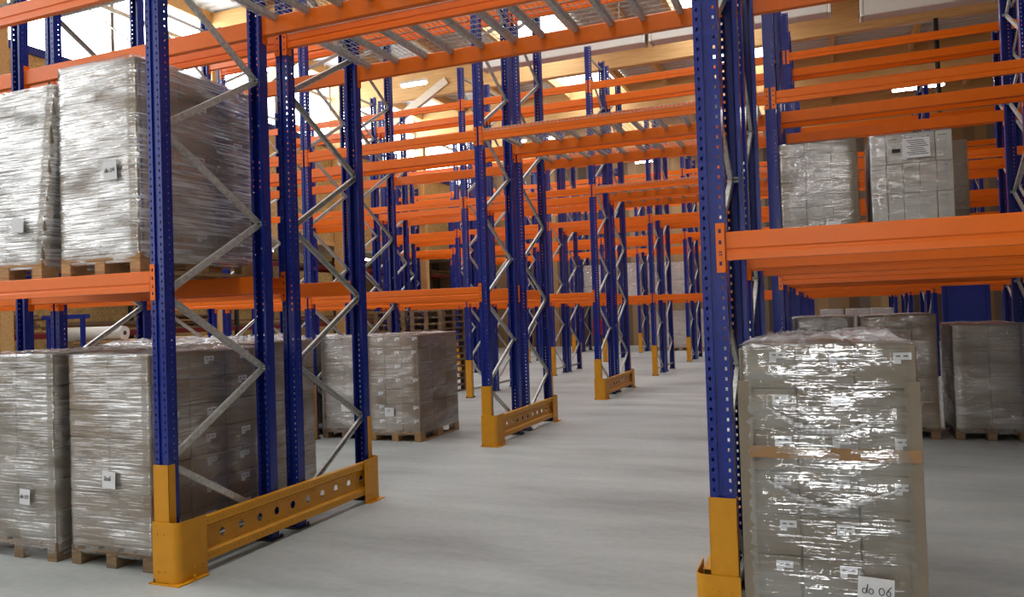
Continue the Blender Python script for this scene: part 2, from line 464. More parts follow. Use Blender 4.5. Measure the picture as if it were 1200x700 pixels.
def mirror_mesh(me, name):
    m = me.copy(); m.name = name
    for v in m.vertices: v.co.x = -v.co.x
    m.flip_normals(); return m
CONNM = mirror_mesh(CONN, 'connector_plate')
def beam_proto(L, label):
    me = beam_mesh(L)
    b = thing('beam', label, 'rack beam', group='orange beams of the pallet racks', me=me)
    obj('connector_plate', CONN, b); obj('connector_plate', CONNM, b, (L, 0, 0))
    return b

# frame centre lines (X) counted from the aisle
FX = {1: -.06, 2: -2.85, 3: -5.64, 4: -8.43, 5: -11.22, -1: 3.61, -2: 6.40, -3: 9.19}
ROWS = {1: [3, 2, 1, -1, -2], 2: [3, 2, 1, -1, -2, -3], 3: [4, 3, 2, 1, -1, -2, -3], 4: [4, 3, 2, 1, -1, -2, -3],
        5: [5, 4, 3, 2, 1, -1, -2, -3], 6: [5, 4, 3, 2, 1, -1, -2, -3]}
RN = {1: 'nearest rack row', 2: 'second rack row', 3: 'third rack row', 4: 'fourth rack row', 5: 'fifth rack row', 6: 'rearmost rack row'}
FP = {1: 'left edge of aisle', 2: 'one bay left of aisle', 3: 'two bays left of aisle', 4: 'three bays left of aisle',
      5: 'four bays left of aisle', -1: 'right edge of aisle', -2: 'one bay right of aisle', -3: 'two bays right of aisle'}
def fx(r, k):
    return FX[k]+.88 if r == 3 and k in (-2, -3) else FX[k]      # the third row starts with a long bay on the right
HALF = ('front half', 'rear half')
FR = None
for r, fs in ROWS.items():
    y = (r-1)*PITCH
    for k in fs:
        for h in (0, 1):
            x = fx(r, k); ya = y if h == 0 else y+DD-FD
            if not in_frame(x-.06, x+.06, ya, ya+FD, 0, PH, 30) and not (r == 1 and k in (3, -2)): continue
            lab = 'blue braced upright frame, %s of %s, %s' % (HALF[h], RN[r], FP[k])
            loc, rz = ((x, y, 0), 0) if h == 0 else ((x, y+DD, 0), PI)
            if FR is None:
                FR = frame_proto(lab); FR.location = loc; FR.rotation_euler = (0, 0, rz)
            else: dup(FR, loc, rz, lab)
BN = {(5, 4): 'fourth bay left of aisle', (4, 3): 'third bay left of aisle', (3, 2): 'second bay left of aisle', (2, 1): 'first bay left of aisle', (1, -1): 'bay over aisle',
      (-1, -2): 'first bay right of aisle', (-2, -3): 'second bay right of aisle'}
LN = ('lowest level', 'middle level', 'top level')
FACE = ('front face', 'inner front', 'inner rear', 'rear face')
for r, fs in ROWS.items():
    y = (r-1)*PITCH
    for a, b in zip(fs[:-1], fs[1:]):
        x0, x1 = fx(r, a)+.06, fx(r, b)-.06; L = x1-x0
        for li, z in enumerate(LV):
            if li == 0 and (a, b) == (1, -1) and r <= 3: continue
            for fi, yy in enumerate((0, FD, DD-FD, DD)):
                yb = y+yy
                if not in_frame(x0, x1, yb-.05, yb+.05, z-.14, z, 15): continue
                lab = 'orange beam, %s, %s, %s of %s' % (BN[(a, b)], LN[li], FACE[fi], RN[r])
                fwd = fi in (0, 2)
                loc = (x0, yb, z) if fwd else (x1, yb, z)
                key = round(L, 3)
                if key not in BEAM:
                    BEAM[key] = beam_proto(L, lab); BEAM[key].location = loc; BEAM[key].rotation_euler = (0, 0, 0 if fwd else PI)
                else: dup(BEAM[key], loc, 0 if fwd else PI, lab)

# wire mesh decks over the aisle, middle level of the three near rows
def deck_proto(label):
    W, D = .875, 1.10
    r = thing('wire_mesh_deck', label, 'mesh deck', group='wire mesh decks over the aisle')
    mb = MB(); w = .004
    n = 17
    for i in range(n+1):
        x = .006+(W-.012)*i/n; mb.quadbox(x-w/2, x+w/2, 0, D, .010, .010+w); mb.quadbox(x-w/2, x+w/2, -.004, .002, -.03, .010+w)
        mb.quadbox(x-w/2, x+w/2, D-.002, D+.004, -.03, .010+w)
    for j in range(12):
        y = D*j/11; mb.quadbox(0, W, y-w/2, y+w/2, .010-w, .010)
    for y in (-.004, D+.004): mb.quadbox(0, W, y-w/2, y+w/2, -.03, -.03+w)
    obj('wire_grid', mb.mesh('wire_grid', MT['galv']), r)
    bar = MB(); bar.quadbox(-.022, .022, .052, D-.052, -.040, -.037)
    for s in (-1, 1):
        a, b = sorted((s*.022, s*.019)); bar.quadbox(a, b, .052, D-.052, -.04, .004)
    bar.quadbox(-.022, .022, .01, .06, .001, .004).quadbox(-.022, .022, D-.06, D-.01, .001, .004)
    bm = bar.mesh('support_bar', MT['galv'])
    for i in range(3): obj('support_bar', bm, r, (.13+.3075*i, 0, 0))
    return r
DK = None; PN = ('leftmost', 'second from the left', 'third from the left', 'rightmost')
for r in (1, 2, 3):
    y = (r-1)*PITCH
    for h in (0, 1):
        for i in range(4):
            lab = 'wire mesh deck over the aisle, %s, %s of %s' % (PN[i], HALF[h], RN[r])
            loc = (0.006+.8875*i, y+(0 if h == 0 else DD-FD), LV[1])
            if not in_frame(loc[0], loc[0]+.88, loc[1], loc[1]+1.1, 4.1, 4.2, 15): continue
            if DK is None: DK = deck_proto(lab); DK.location = loc
            else: dup(DK, loc, 0, lab)

# yellow guards and post protectors
def sleeve_mesh():
    mb = MB(); t = .004
    mb.quadbox(-.067, .067, -.010, -.006, .008, .79)
    for s in (-1, 1):
        a, b = sorted((s*.067, s*.063)); mb.quadbox(a, b, -.010, .05, .008, .79)
        mb.cyl((s*.066, .03, .55), (s*.071, .03, .55), .006, 8); mb.cyl((s*.066, .03, .25), (s*.071, .03, .25), .006, 8)
    return mb.mesh('post_protector', MT['yellow'])
SLV = sleeve_mesh(); first = None
SG = 'yellow post protectors on aisle posts'
def put_sleeve(x, y, rz, lab):
    thing('post_protector', lab, 'post protector', (x, y, 0), rz, SG, SLV)
for r, fs in ROWS.items():
    y = (r-1)*PITCH
    for k in fs:
        for h in (0, 1):
            if k == -1 and h == 1: continue
            if k in (-2, -3) : continue
            yy = y if h == 0 else y+DD
            if not in_frame(FX[k]-.07, FX[k]+.07, yy-.02, yy+.05, 0, .8, 0): continue
            put_sleeve(FX[k], yy, 0 if h == 0 else PI, 'yellow sleeve on the %s post of %s, %s' % (('front', 'back')[h], RN[r], FP[k]))

def guard(r, label, loc, sgn):
    """end-of-row guard: two folded corner brackets and a ridged, punched plank between them (sgn = side of the posts it stands on)"""
    root = thing('rack_end_guard', label, 'rack guard', loc, 0, 'yellow end guards along the aisle')
    def bracket(flip):
        mb = MB(); H = .41; R = .05
        prof = [(-.075, 0)]; ox, oy = .145, -.022
        pts = [(-.075, -.022), (ox-R, oy)]
        for i in range(1, 7):
            a = -PI/2+PI/2*i/6; pts.append((ox-R+R*math.cos(a), oy+R+R*math.sin(a)))
        pts.append((ox, .24))
        inner = [(ox-.006, .24)]
        for i in range(6, -1, -1):
            a = -PI/2+PI/2*i/6; inner.append((ox-R+(R-.006)*math.cos(a), oy+R+(R-.006)*math.sin(a)))
        inner.append((-.075, -.016))
        mb.prism(pts+inner, .0, H, 'z')
        mb.quadbox(-.09, ox+.03, -.05, .0, 0, .008).quadbox(ox-.01, ox+.035, .0, .22, 0, .008)
        for z in (.08, .33):
            for y in (.13, .2): mb.cyl((ox-.004, y, z), (ox+.008, y, z), .009, 8)
            for x in (-.03, .03): mb.cyl((x, -.03, z), (x, -.02, z), .007, 8)
        mb.cyl((ox+.022, .1, .008), (ox+.022, .1, .04), .009, 8)
        for i in range(len(mb.v)):
            x, y, z = mb.v[i]; mb.v[i] = (x*sgn, (DD-y) if flip else y, z)
        return mb.mesh('corner_bracket', MT['yellow'])
    obj('corner_bracket', bracket(False), root); obj('corner_bracket', bracket(True), root)
    # plank: web with round holes and small perforations, ribbed top and bottom, made from strips
    mb = MB(); y0, y1 = .14, DD-.14; x = .095; t = .004; L = y1-y0; n = 11; p = L/n; rr = .031
    zc = .235
    def xv(a, b, z0, z1): mb.quadbox(x, x+t, a, b, z0, z1)
    def holed(z0, z1, pitch, hw, hh):
        m = int(L/pitch); zm = (z0+z1)/2; cur = y0
        xv(y0, y1, z0, zm-hh); xv(y0, y1, zm+hh, z1)
        for i in range(m):
            c = y0+(i+.5)*L/m; xv(cur, c-hw, zm-hh, zm+hh); cur = c+hw
        xv(cur, y1, zm-hh, zm+hh)
    holed(.160, .200, .05, .004, .004); holed(.270, .310, .05, .004, .004)
    xv(y0, y1, .200, zc-rr); xv(y0, y1, zc+rr, .270)
    for i in range(n):
        c = y0+p*(i+.5); o = len(mb.v); N = 16
        for xx in (x, x+t):
            for q in range(N):
                a = 2*PI*q/N; mb.v.append((xx, c+rr*.98*math.cos(a), zc+rr*.98*math.sin(a)))
            for q in range(N):
                a = 2*PI*q/N; cx, sx = math.cos(a), math.sin(a); m_ = max(abs(cx), abs(sx))
                yy = c+(p/2)*cx/m_ if abs(cx) >= abs(sx) else c+(rr)*cx/m_*1.0*(p/2/rr)
                mb.v.append((xx, max(c-p/2, min(c+p/2, yy)), zc+rr*sx/m_))
        for side in (0, 1):
            b = o+side*2*N
            for q in range(N):
                j = (q+1) % N; mb.f.append((b+q, b+j, b+N+j, b+N+q)); mb.mi.append(0); mb.sm.append(False)
        for q in range(N):
            j = (q+1) % N; mb.f.append((o+q, o+j, o+2*N+j, o+2*N+q)); mb.mi.append(0); mb.sm.append(False)
    # ribs (sigma section) and lips
    for z0, z1, s in ((.085, .160, 1), (.310, .385, -1)):
        zi, zo = (z1, z0) if s == 1 else (z0, z1); d = (zo-zi)
        pr = [(x, zi), (x+.035, zi+d*.25), (x+.035, zo), (x-.02, zo), (x-.02, zo-d*.06), (x+.029, zo-d*.06), (x+.029, zi+d*.3), (x-.004, zi+d*.05)]
        mb.prism([(u, v) for u, v in pr], y0, y1, 'y')
        m = int(L/.05)
        for i in range(m): mb.cyl((x+.034, y0+(i+.5)*L/m, zo-d*.4), (x+.0355, y0+(i+.5)*L/m, zo-d*.4), .004, 6, 1)
    for i in range(len(mb.v)):
        a, b, c = mb.v[i]; mb.v[i] = (a*sgn, b, c)
    obj('plank', mb.mesh('plank', MT['yellow'], MT['dark']), root)
    return root
guard(1, 'yellow punched end guard on the floor, left of the aisle, nearest rack row', (FX[1], 0, 0), 1)
guard(2, 'yellow punched end guard on the floor, left of the aisle, second rack row', (FX[1], PITCH, 0), 1)
guard(3, 'yellow punched end guard on the floor, left of the aisle, third rack row', (FX[1], 2*PITCH, 0), 1)
guard(1, 'yellow end guard by the right post of the aisle, cut by the picture edge', (FX[-1], 0, 0), -1)
guard(4, 'small far yellow end guard at the left end of the fourth rack row', (FX[4], 3*PITCH, 0), -1)
guard(5, 'small far yellow end guard at the left end of the fifth rack row', (FX[5], 4*PITCH, 0), -1)

# ------------------------------------------------------------------ pallets and wrapped loads
def pallet_meshes(wood):
    tb = MB()
    for x, w in ((.0725, .145), (.2275, .10), (.4, .145), (.5725, .10), (.7275, .145)):
        tb.bevbox(x-w/2-.4, x+w/2-.4, 0, 1.2, .122, .144, .003)
    for y in (.0725, .6, 1.1275): tb.bevbox(-.4, .4, y-.0725, y+.0725, .100, .122, .003)
    for x in (-.35, 0, .35): tb.bevbox(x-.05, x+.05, 0, 1.2, 0, .022, .003)
    bl = MB().bevbox(-.05, .05, -.0725, .0725, .022, .100, .004)
    return tb.mesh('deck_boards', wood), bl.mesh('block', wood)
PAL = {k: pallet_meshes(MT[k]) for k in ('pallet', 'oldpallet')}
def add_pallet_part(root, wood, sx=1.0, sy=1.0):
    tb, bl = PAL[wood]
    p = obj('pallet', tb, root); p.scale = (sx, sy, 1)
    for x in (-.35, 0, .35):
        for y in (.0725, .6, 1.1275): obj('block', bl, p, (x, y, 0))
    return p
def strokes(mb, lines, w, mi):
    """pen strokes in the XZ plane at y=0"""
    for ln in lines:
        for (a, b), (c, d) in zip(ln[:-1], ln[1:]):
            mb.bar((a, -.001, b), (c, -.001, d), w, .0008, mi, (0, 0, 1) if abs(a-c) > abs(b-d) else (1, 0, 0))
def arc(cx, cz, rx, rz, a0, a1, n=14):
    return [(cx+rx*math.cos(math.radians(a0+(a1-a0)*i/n)), cz+rz*math.sin(math.radians(a0+(a1-a0)*i/n))) for i in range(n+1)]
GL = {
 'd': [arc(.28, .28, .2, .26, 60, 400), [(.46, .3), (.6, 1.0), (.52, .35), (.56, .05)]],
 'o': [arc(.3, .28, .22, .27, 80, 440)],
 '0': [arc(.33, .38, .26, .37, 80, 440)],
 '6': [[(.62, 1.0), (.38, .7), (.2, .4)]+arc(.36, .26, .2, .25, 170, -190)],
 '4': [[(.4, .95), (.1, .4), (.6, .42)], [(.46, .7), (.42, 0)]],
 '7': [[(.08, .75), (.6, .78), (.25, 0)]],
 '2': [[(.05, .55)]+arc(.25, .58, .2, .22, 160, -20)+[(.05, .02), (.6, .05)]],
 ' ': [], '1': [[(.15, .6), (.35, .85), (.33, 0)]], '5': [[(.55, .85), (.2, .85), (.15, .5)]+arc(.3, .28, .22, .27, 110, -130)],
}
def paper_mesh(w, h, text=None, pos=(.12, .25), size=.35, pen=.004):
    mb = MB(); n = 6
    # slightly curled sheet
    o = len(mb.v)
    for i in range(n+1):
        for j in (0, 1):
            mb.v.append((w*i/n, -.002-.003*math.sin(PI*i/n)*.5, h*j))
    for i in range(n):
        mb.f.append((o+2*i, o+2*i+2, o+2*i+3, o+2*i+1)); mb.mi.append(0); mb.sm.append(False)
    mb.quadbox(0, w, -.0018, -.0005, 0, h, 0)
    if text:
        x = pos[0]*w; s = size*h
        for ch in text:
            ls = [[(x+a*s, pos[1]*h+b*s) for a, b in ln] for ln in GL[ch]]
            sub = MB(); strokes(sub, ls, pen, 1)
            off = len(mb.v); mb.v += [(a, b-.0045, c) for a, b, c in sub.v]
            mb.f += [tuple(q+off for q in f) for f in sub.f]; mb.mi += sub.mi; mb.sm += sub.sm
            x += s*(.62 if ch != ' ' else .35)
    return mb.mesh('paper_sheet', MT['paper'], MT['ink'])
def carton_label_mesh(w=.075, h=.05):
    mb = MB(); mb.quadbox(0, w, -.0015, 0, h*.35, h).quadbox(0, w*.42, -.0015, 0, 0, h*.35)
    for a, b, c, d in ((.16, .4, .62, .74), (.55, .82, .62, .74)):
        mb.quadbox(w*a, w*b, -.002, -.0014, h*c, h*d, 1)
    return mb.mesh('carton_label', MT['paper'], MT['ink'])
CLAB = carton_label_mesh()
CLABS = carton_label_mesh(.10, .06)
def noise2(a, b, s=0):
    return math.sin(a*1.7+s)*math.cos(b*2.3+s*1.3)+.5*math.sin(a*4.1+b*3.3+s*2)+.3*math.sin(a*9.7-b*7.1+s*.7)
def film_mesh(W, D, z0, z1, mat, topmat, lean=(0, 0), seed=0, bulge=.012, top=True, crumple=.03, taper=0.0):
    """stretch film tube round the load, drawn in at the corners, loose crinkled sheet over the top"""
    mb = MB(); NS = 84; NZ = 56; R = .03
    def ring(t):
        # t in 0..1 round a rounded rectangle, returns (x,y,nx,ny)
        per = 2*(W+D); d = (t % 1)*per
        if d < W: x, y, nx, ny = -W/2+d, 0, 0, -1
        elif d < W+D: x, y, nx, ny = W/2, d-W, 1, 0
        elif d < 2*W+D: x, y, nx, ny = W/2-(d-W-D), D, 0, 1
        else: x, y, nx, ny = -W/2, D-(d-2*W-D), -1, 0
        # round corners
        ex = W/2-abs(x); ey = min(y, D-y); k = max(0, 1-max(ex, ey)/R) if max(ex, ey) < R else 0
        cx, cy = (1 if x > 0 else -1), (1 if y > D/2 else -1)
        x -= cx*k*R*.4; y -= cy*k*R*.4
        return x, y, nx, ny
    for j in range(NZ+1):
        v = j/NZ; z = z0+(z1-z0)*v
        for i in range(NS):
            x, y, nx, ny = ring(i/NS)
            a = i/NS*2*PI
            d = .006+bulge*(.5+.5*math.sin(v*PI))*.6 + .0035*noise2(a*6, v*26, seed) + .003*noise2(a*2.2, v*70, seed+2)
            f = 1-taper*v
            if v < .05: d -= .02*(1-v/.05)
            mb.v.append((x*f+nx*d+lean[0]*v, y+ny*d+lean[1]*v, z))
    for j in range(NZ):
        for i in range(NS):
            k = (i+1) % NS
            mb.f.append((j*NS+i, j*NS+k, (j+1)*NS+k, (j+1)*NS+i)); mb.mi.append(0); mb.sm.append(True)
    if top:
        base = NZ*NS; prev = base; M = 12
        for m in range(1, M+1):
            u = m/M; o = len(mb.v)
            for i in range(NS):
                x, y, nx, ny = ring(i/NS)
                f = (1-taper)*(1-u*.97)
                a = i/NS*2*PI
                z = z1+crumple*(.4+.35*noise2(a*3*(1-u)+x*6, u*6+y*6, seed+1)+.15*noise2(x*15, y*14, seed+5))*min(1, u*4)*(1 if u < .9 else .8)
                mb.v.append((x*f+lean[0], (y-D/2)*(1-u*.97)+D/2+lean[1], max(z, z1+.004)))
            for i in range(NS):
                k = (i+1) % NS
                mb.f.append((prev+i, prev+k, o+k, o+i)); mb.mi.append(1); mb.sm.append(True)
            prev = o
    return mb.mesh('stretch_film', mat, topmat)

LG = 'film wrapped pallet loads'
CART = {}
def load(label, x, y, z, W, D, H, n, card='card', film='film', topm='filmtop', rz=0, wood='pallet', lab=None, paper=None,
         lean=(0, 0), crumple=.03, seed=None, clabel=CLAB, edge=False, folds=False, z0=.08, group=LG, taper=0, blocks=True, print_face=False):
    """pallet with outer cartons, labels and film; x is the centre of the front edge, y the front face"""
    nx, ny, nz = n
    root = thing('wrapped_load', label, 'wrapped pallet load', (x, y, z), rz, group)
    add_pallet_part(root, wood, W/.8, D/1.2)
    cw, cd, ch = W/nx, D/ny, (H-.144)/nz
    key = (round(cw, 3), round(cd, 3), round(ch, 3), card)
    if key not in CART:
        mb = MB().bevbox(-cw/2+.003, cw/2-.003, -cd/2+.003, cd/2-.003, .0015, ch-.0015, .006)
        CART[key] = mb.mesh('carton', MT[card])
    me = CART[key]; rnd = random.Random(sum(map(ord, label)) % 1000 if seed is None else seed)
    sd = (len(label)*7.3) % 11 if seed is None else seed
    for k in range(nz):
        v = (k+.5)/nz
        for i in range(nx):
            for j in range(ny):
                if 0 < i < nx-1 and 0 < j < ny-1 and k < nz-1: continue
                if j > 1 and j == ny-1 and 0 < i < nx-1 and k < nz-1: continue
                c = obj('carton', me, root, (-W/2+cw*(i+.5)+lean[0]*v+rnd.uniform(-.003, .003), cd*(j+.5)+lean[1]*v+rnd.uniform(-.003, .003), .144+ch*k), (0, 0, rnd.uniform(-.008, .008)))
                if lab and 'F' in lab and j == 0 and rnd.random() < .85:
                    obj('carton_label', clabel, c, (cw/2-.105+rnd.uniform(-.01, .01), -cd/2+.002, ch-.075+rnd.uniform(-.008, .004)))
                if lab and 'E' in lab and i == nx-1 and rnd.random() < .9:
                    obj('carton_label', clabel, c, (cw/2-.002, -.03+rnd.uniform(-.02, .02), ch*.5+rnd.uniform(-.01, .02)), (0, 0, PI/2))
                if lab and 'W' in lab and j == 0:      # printed line on white cartons
                    obj('printed_line', PRN, c, (-cw*.32, -cd/2+.002, ch-.05))
    if edge:
        for s in (-1, 1):
            pr = [(W/2+.006, -.008), (W/2-.058, -.008), (W/2-.058, -.004), (W/2+.002, -.004), (W/2+.002, .06), (W/2+.006, .06)]
            obj('edge_board', MB().prism([(s*u, v) for u, v in pr], .15, H-.16, 'z').mesh('edge_board', MT['cardgrey']), root)
        obj('edge_board', MB().quadbox(-W/2+.04, W/2, -.012, -.008, 1.005, 1.06).mesh('edge_board', MT['cardtan']), root, (0, 0, 0), (0, .0, 0))
    film_o = obj('stretch_film', film_mesh(W+.006, D+.006, z0, H+.012, MT[film], MT[topm], lean, sd, crumple=crumple, taper=taper), root)
    if folds:     # bunched strands of film hanging in curves across the front
        for pts in (((-.27, 1.255), (-.14, 1.17), (-.02, 1.135), (.08, 1.14), (.24, 1.21)), ((-.27, .905), (-.14, .83), (0, .775), (.12, .815), (.29, .885))):
            mb = MB(); q = []
            for (a, b), (c, d) in zip(pts[:-1], pts[1:]):
                for m in range(5): u = m/5; q.append((a+(c-a)*u, b+(d-b)*u))
            q.append(pts[-1])
            for m in range(len(q)-1):
                f0, f1 = [.004+.012*math.sin(PI*(m+e)/(len(q)-1)) for e in (0, 1)]
                mb.cyl((q[m][0], -.034-.3*f0, q[m][1]), (q[m+1][0], -.034-.3*f1, q[m+1][1]), f0, 8, 0, f1)
            obj('film_fold', mb.mesh('film_fold', MT['filmfold']), root)
    for (px_, pz_, w, h, txt, face, pr, rot) in (paper or ()):
        pm = paper_mesh(w, h, txt, *pr)
        obj('paper_sheet', pm, root, (px_, -.034, pz_), (0, rot, 0), label='white paper sheet' if not txt else 'white paper sheet with handwriting')
    return root
PRN = MB().quadbox(0, .03, -.001, 0, 0, .006).quadbox(.04, .075, -.001, 0, 0, .006).mesh('printed_line', MT['ink'])
P0 = ((.12, .3), .4, .004)
# left, on the floor under the nearest row
load('film wrapped carton load on the floor behind the front left post', -.69, .12, 0, .80, 1.12, 1.52, (2, 3, 7), lab='E', film='film',
     paper=[(-.03, .585, .125, .12, '2o6', 'F', ((.14, .45), .3, .005), .06)], wood='oldpallet', clabel=CLABS)
load('film wrapped load on the floor at the left picture edge', -1.63, .10, 0, .82, 1.15, 1.53, (2, 3, 6), card='cardgrey', film='film', z0=.02,
     paper=[(.07, .42, .11, .115, 'do 07', 'F', ((.08, .4), .28, .004), .05)], wood='oldpallet')
load('floor load behind the left front loads, only its crinkled top showing', -2.02, 1.5, 0, .85, 1.05, 1.55, (2, 3, 5), film='film', crumple=.05)
load('floor load behind the front left post, only its loose film top showing', -1.1, 1.5, 0, .8, 1.05, 1.535, (2, 3, 5), film='film', crumple=.07)
# left, on the lowest beams
load('densely white wrapped tall load on the left beams beside the post', -.67, .06, LV[0], .78, 1.16, 1.52, (2, 3, 7), film='filmwhite', lab='E',
     paper=[(.10, .66, .13, .135, 'do 04', 'F', ((.12, .4), .26, .004), -.03)], clabel=CLABS, crumple=.02)
load('leaning white wrapped load on the left beams at the picture edge', -1.66, .05, LV[0], .82, 1.16, 1.42, (2, 3, 6), card='cardgrey', film='filmwhite',
     lean=(.17, 0), crumple=.05, paper=[(.14, .36, .13, .11, None, 'F', P0, .06)])
# behind, second row, left bay
load('wrapped load of cartons on a clean pallet at the aisle, second row', -1.53, 5.45, 0, .82, 1.2, 1.48, (3, 3, 7), lab='F', film='filmclear',
     paper=[(-.13, .35, .145, .125, '15', 'F', ((.25, .5), .3, .004), 0)], crumple=.02)
load('wrapped load between yellow post and clean pallet load, second row', -2.40, 5.50, 0, .76, 1.2, 1.46, (2, 3, 7), card='cardgrey', film='film',
     paper=[(-.02, .40, .15, .13, None, 'F', P0, 0)], wood='oldpallet')
load('wrapped floor load left of the yellow post, second row', -3.42, 5.62, 0, .80, 1.2, 1.46, (2, 3, 6), card='cardgrey', film='film', wood='oldpallet')
# right, nearest row
load('big wrapped carton load at front right with a do 06 paper', 4.10, -.04, 0, .775, 1.15, 1.53, (3, 3, 7), card='cardgrey', film='filmclear', lab='F',
     paper=[(.10, .355, .15, .135, 'do 06', 'F', ((.10, .45), .32, .0036), .05)], edge=True, crumple=.055, wood='oldpallet', taper=.04, folds=True)
# right, second row, floor
load('brown wrapped load on the floor just right of the front right load', 4.94, 6.92, 0, .86, 1.05, 1.55, (3, 3, 9), film='filmclear', wood='oldpallet', crumple=.015)
load('brown wrapped floor load seen over the front right load', 4.06, 6.92, 0, .74, 1.05, 1.55, (2, 3, 8), card='cardgrey', film='filmclear', wood='oldpallet', crumple=.015)
load('brown wrapped floor load at the right picture edge', 5.92, 6.92, 0, .77, 1.05, 1.41, (2, 3, 8), card='cardgrey', film='film', wood='oldpallet', crumple=.02)
# right, second row, lowest beams
load('grey brown wrapped load on the right beams next to the post', 4.09, 5.30, LV[0], .80, 1.15, 1.43, (3, 3, 9), card='cardgrey', film='filmclear', crumple=.015,
     paper=[(.06, .45, .15, .085, None, 'F', P0, 0)])
wl = load('wrapped load of white printed cartons on the right beams', 5.01, 5.30, LV[0], .79, 1.15, 1.42, (5, 3, 4), card='cardwhite', film='filmclear', lab='W', crumple=.015)
sh = MB().quadbox(0, .26, -.002, 0, 0, .21)
for q in range(8):
    zz = .18-q*.021; a = .04+.02*((q*7) % 3); b = .2+.015*((q*5) % 4)
    sh.quadbox(a, b, -.003, -.0015, zz, zz+.007, 1)
obj('paper_sheet', sh.mesh('paper_sheet', MT['paper'], MT['ink']), wl, (-.08, -.034, 1.15), label='white sheet with lines of print')
obj('carton_label', MB().quadbox(0, .08, -.002, 0, 0, .04).mesh('carton_label', MT['ink']), wl, (-.18, -.034, 1.22), label='small black label')
load('brown load behind the white printed cartons on the right beams', 5.36, 6.75, LV[0], .80, 1.05, 1.55, (2, 3, 5), film='filmclear')
# far white loads in the rearmost rows
far = [(-.56, 27.98, 0, 1.66, 'far white load on the floor beside the right post, rearmost row'), (-1.45, 27.98, 0, 1.64, 'far white load on the floor, second from the right, rearmost row'),
       (-2.34, 27.98, 0, 1.6, 'far white load on the floor, leftmost seen, rearmost row'),
       (-1.45, 27.98, LV[0], 1.52, 'far white load on beams, rightmost, rearmost row'), (-2.34, 27.98, LV[0], 1.55, 'far white load on beams, second from right, rearmost row'),
       (-3.42, 27.98, LV[0], 1.58, 'far white load on beams, third from right, rearmost row'), (-5.12, 27.98, LV[0], 1.58, 'far bluish white load on beams, leftmost, rearmost row')]
for (x, y, z, h, lab) in far:
    load(lab, x, y, z, .78, 1.0, h, (2, 2, 6), card='cardwhite', film='film', crumple=.015, group='far white wrapped loads')
for i, (x, lab) in enumerate(((4.28, 'small far white load left of three, far right behind the racks'), (5.15, 'small far white load middle of three, far right behind the racks'), (5.95, 'small far white load right of three, far right behind the racks'))):
    load(lab, x, 26.75, 0, .78, 1.1, 1.5, (2, 2, 5), card='cardwhite', film='film', crumple=.015, group='far white wrapped loads')

# empty pallet stacks in the third row
EP = 'empty wooden pallets stacked in the third row'
pl = None
for sx, tx in ((-5.02, 'left'), (-4.10, 'right')):
    for k in range(13):
        lab = 'empty weathered wooden pallet in the %s stack behind the wrapped loads' % tx
        loc = (sx+random.uniform(-.02, .02), 11.15+random.uniform(-.03, .03), .1445*k)
        if pl is None:
            pl = thing('empty_pallet', lab, 'pallet', loc, 0, EP, PAL['oldpallet'][0])
            for x in (-.35, 0, .35):
                for y in (.0725, .6, 1.1275): obj('block', PAL['oldpallet'][1], pl, (x, y, 0))
        else: dup(pl, loc, random.uniform(-.02, .02), lab)

# ------------------------------------------------------------------ dark red storage racks in the annex with timber
def red_rack(y0, bays, lab):
    r = thing('storage_rack', lab, 'storage rack', (-13.0, y0, 0), group='dark red storage racks along the left wall')
    bl = 3.0
    pm = MB().quadbox(-.05, .05, -.05, .05, 0, 4.2).mesh('post', MT['dark'])
    for i in range(bays+1):
        for x in (0, -1.1): obj('post', pm, r, (x, i*bl, 0))
    bm = MB().bevbox(-.025, .025, .05, bl-.05, -.13, 0, .004).mesh('beam', MT['red'])
    sm = MB().bevbox(-1.12, .02, .05, bl-.05, 0, .03, .004).mesh('shelf_board', MT['oldpallet'])
    for i in range(bays):
        for z in (1.62, 3.72):
            for x in (0, -1.1): obj('beam', bm, r, (x, i*bl, z))
            obj('shelf_board', sm, r, (0, i*bl, z))
    return r
red_rack(6.2, 4, 'dark red storage rack along the left wall, nearer one')
red_rack(19.0, 4, 'dark red storage rack along the left wall, farther one')
brd = {k: MB().bevbox(-.4, .4, 0, 2.6, 0, .045, .004).mesh('board', MT[k]) for k in ('pallet', 'oldpallet')}
ti = 0
WHERE = ('nearest', 'second', 'third', 'fourth', 'fifth', 'sixth', 'seventh', 'eighth')
for zz, lv in ((1.65, 'lower'), (3.75, 'upper')):
    ti = 0
    for base in (6.2, 19.0):
        for i in range(4):
            nb = random.randint(4, 9)
            t = thing('timber_stack', 'loose timber boards on the %s shelf by the left wall, %s from camera' % (lv, WHERE[ti]), 'timber stack', (-13.55, base+i*3.0+.18, zz), 0, 'timber stacks on the red racks')
            for k in range(nb):
                b = obj('board', brd[random.choice(('pallet', 'oldpallet'))], t, (random.uniform(-.1, .1), random.uniform(-.02, .1), .0455*k))
                b.scale = (random.uniform(.6, 1.05), random.uniform(.88, 1), 1)
            ti += 1
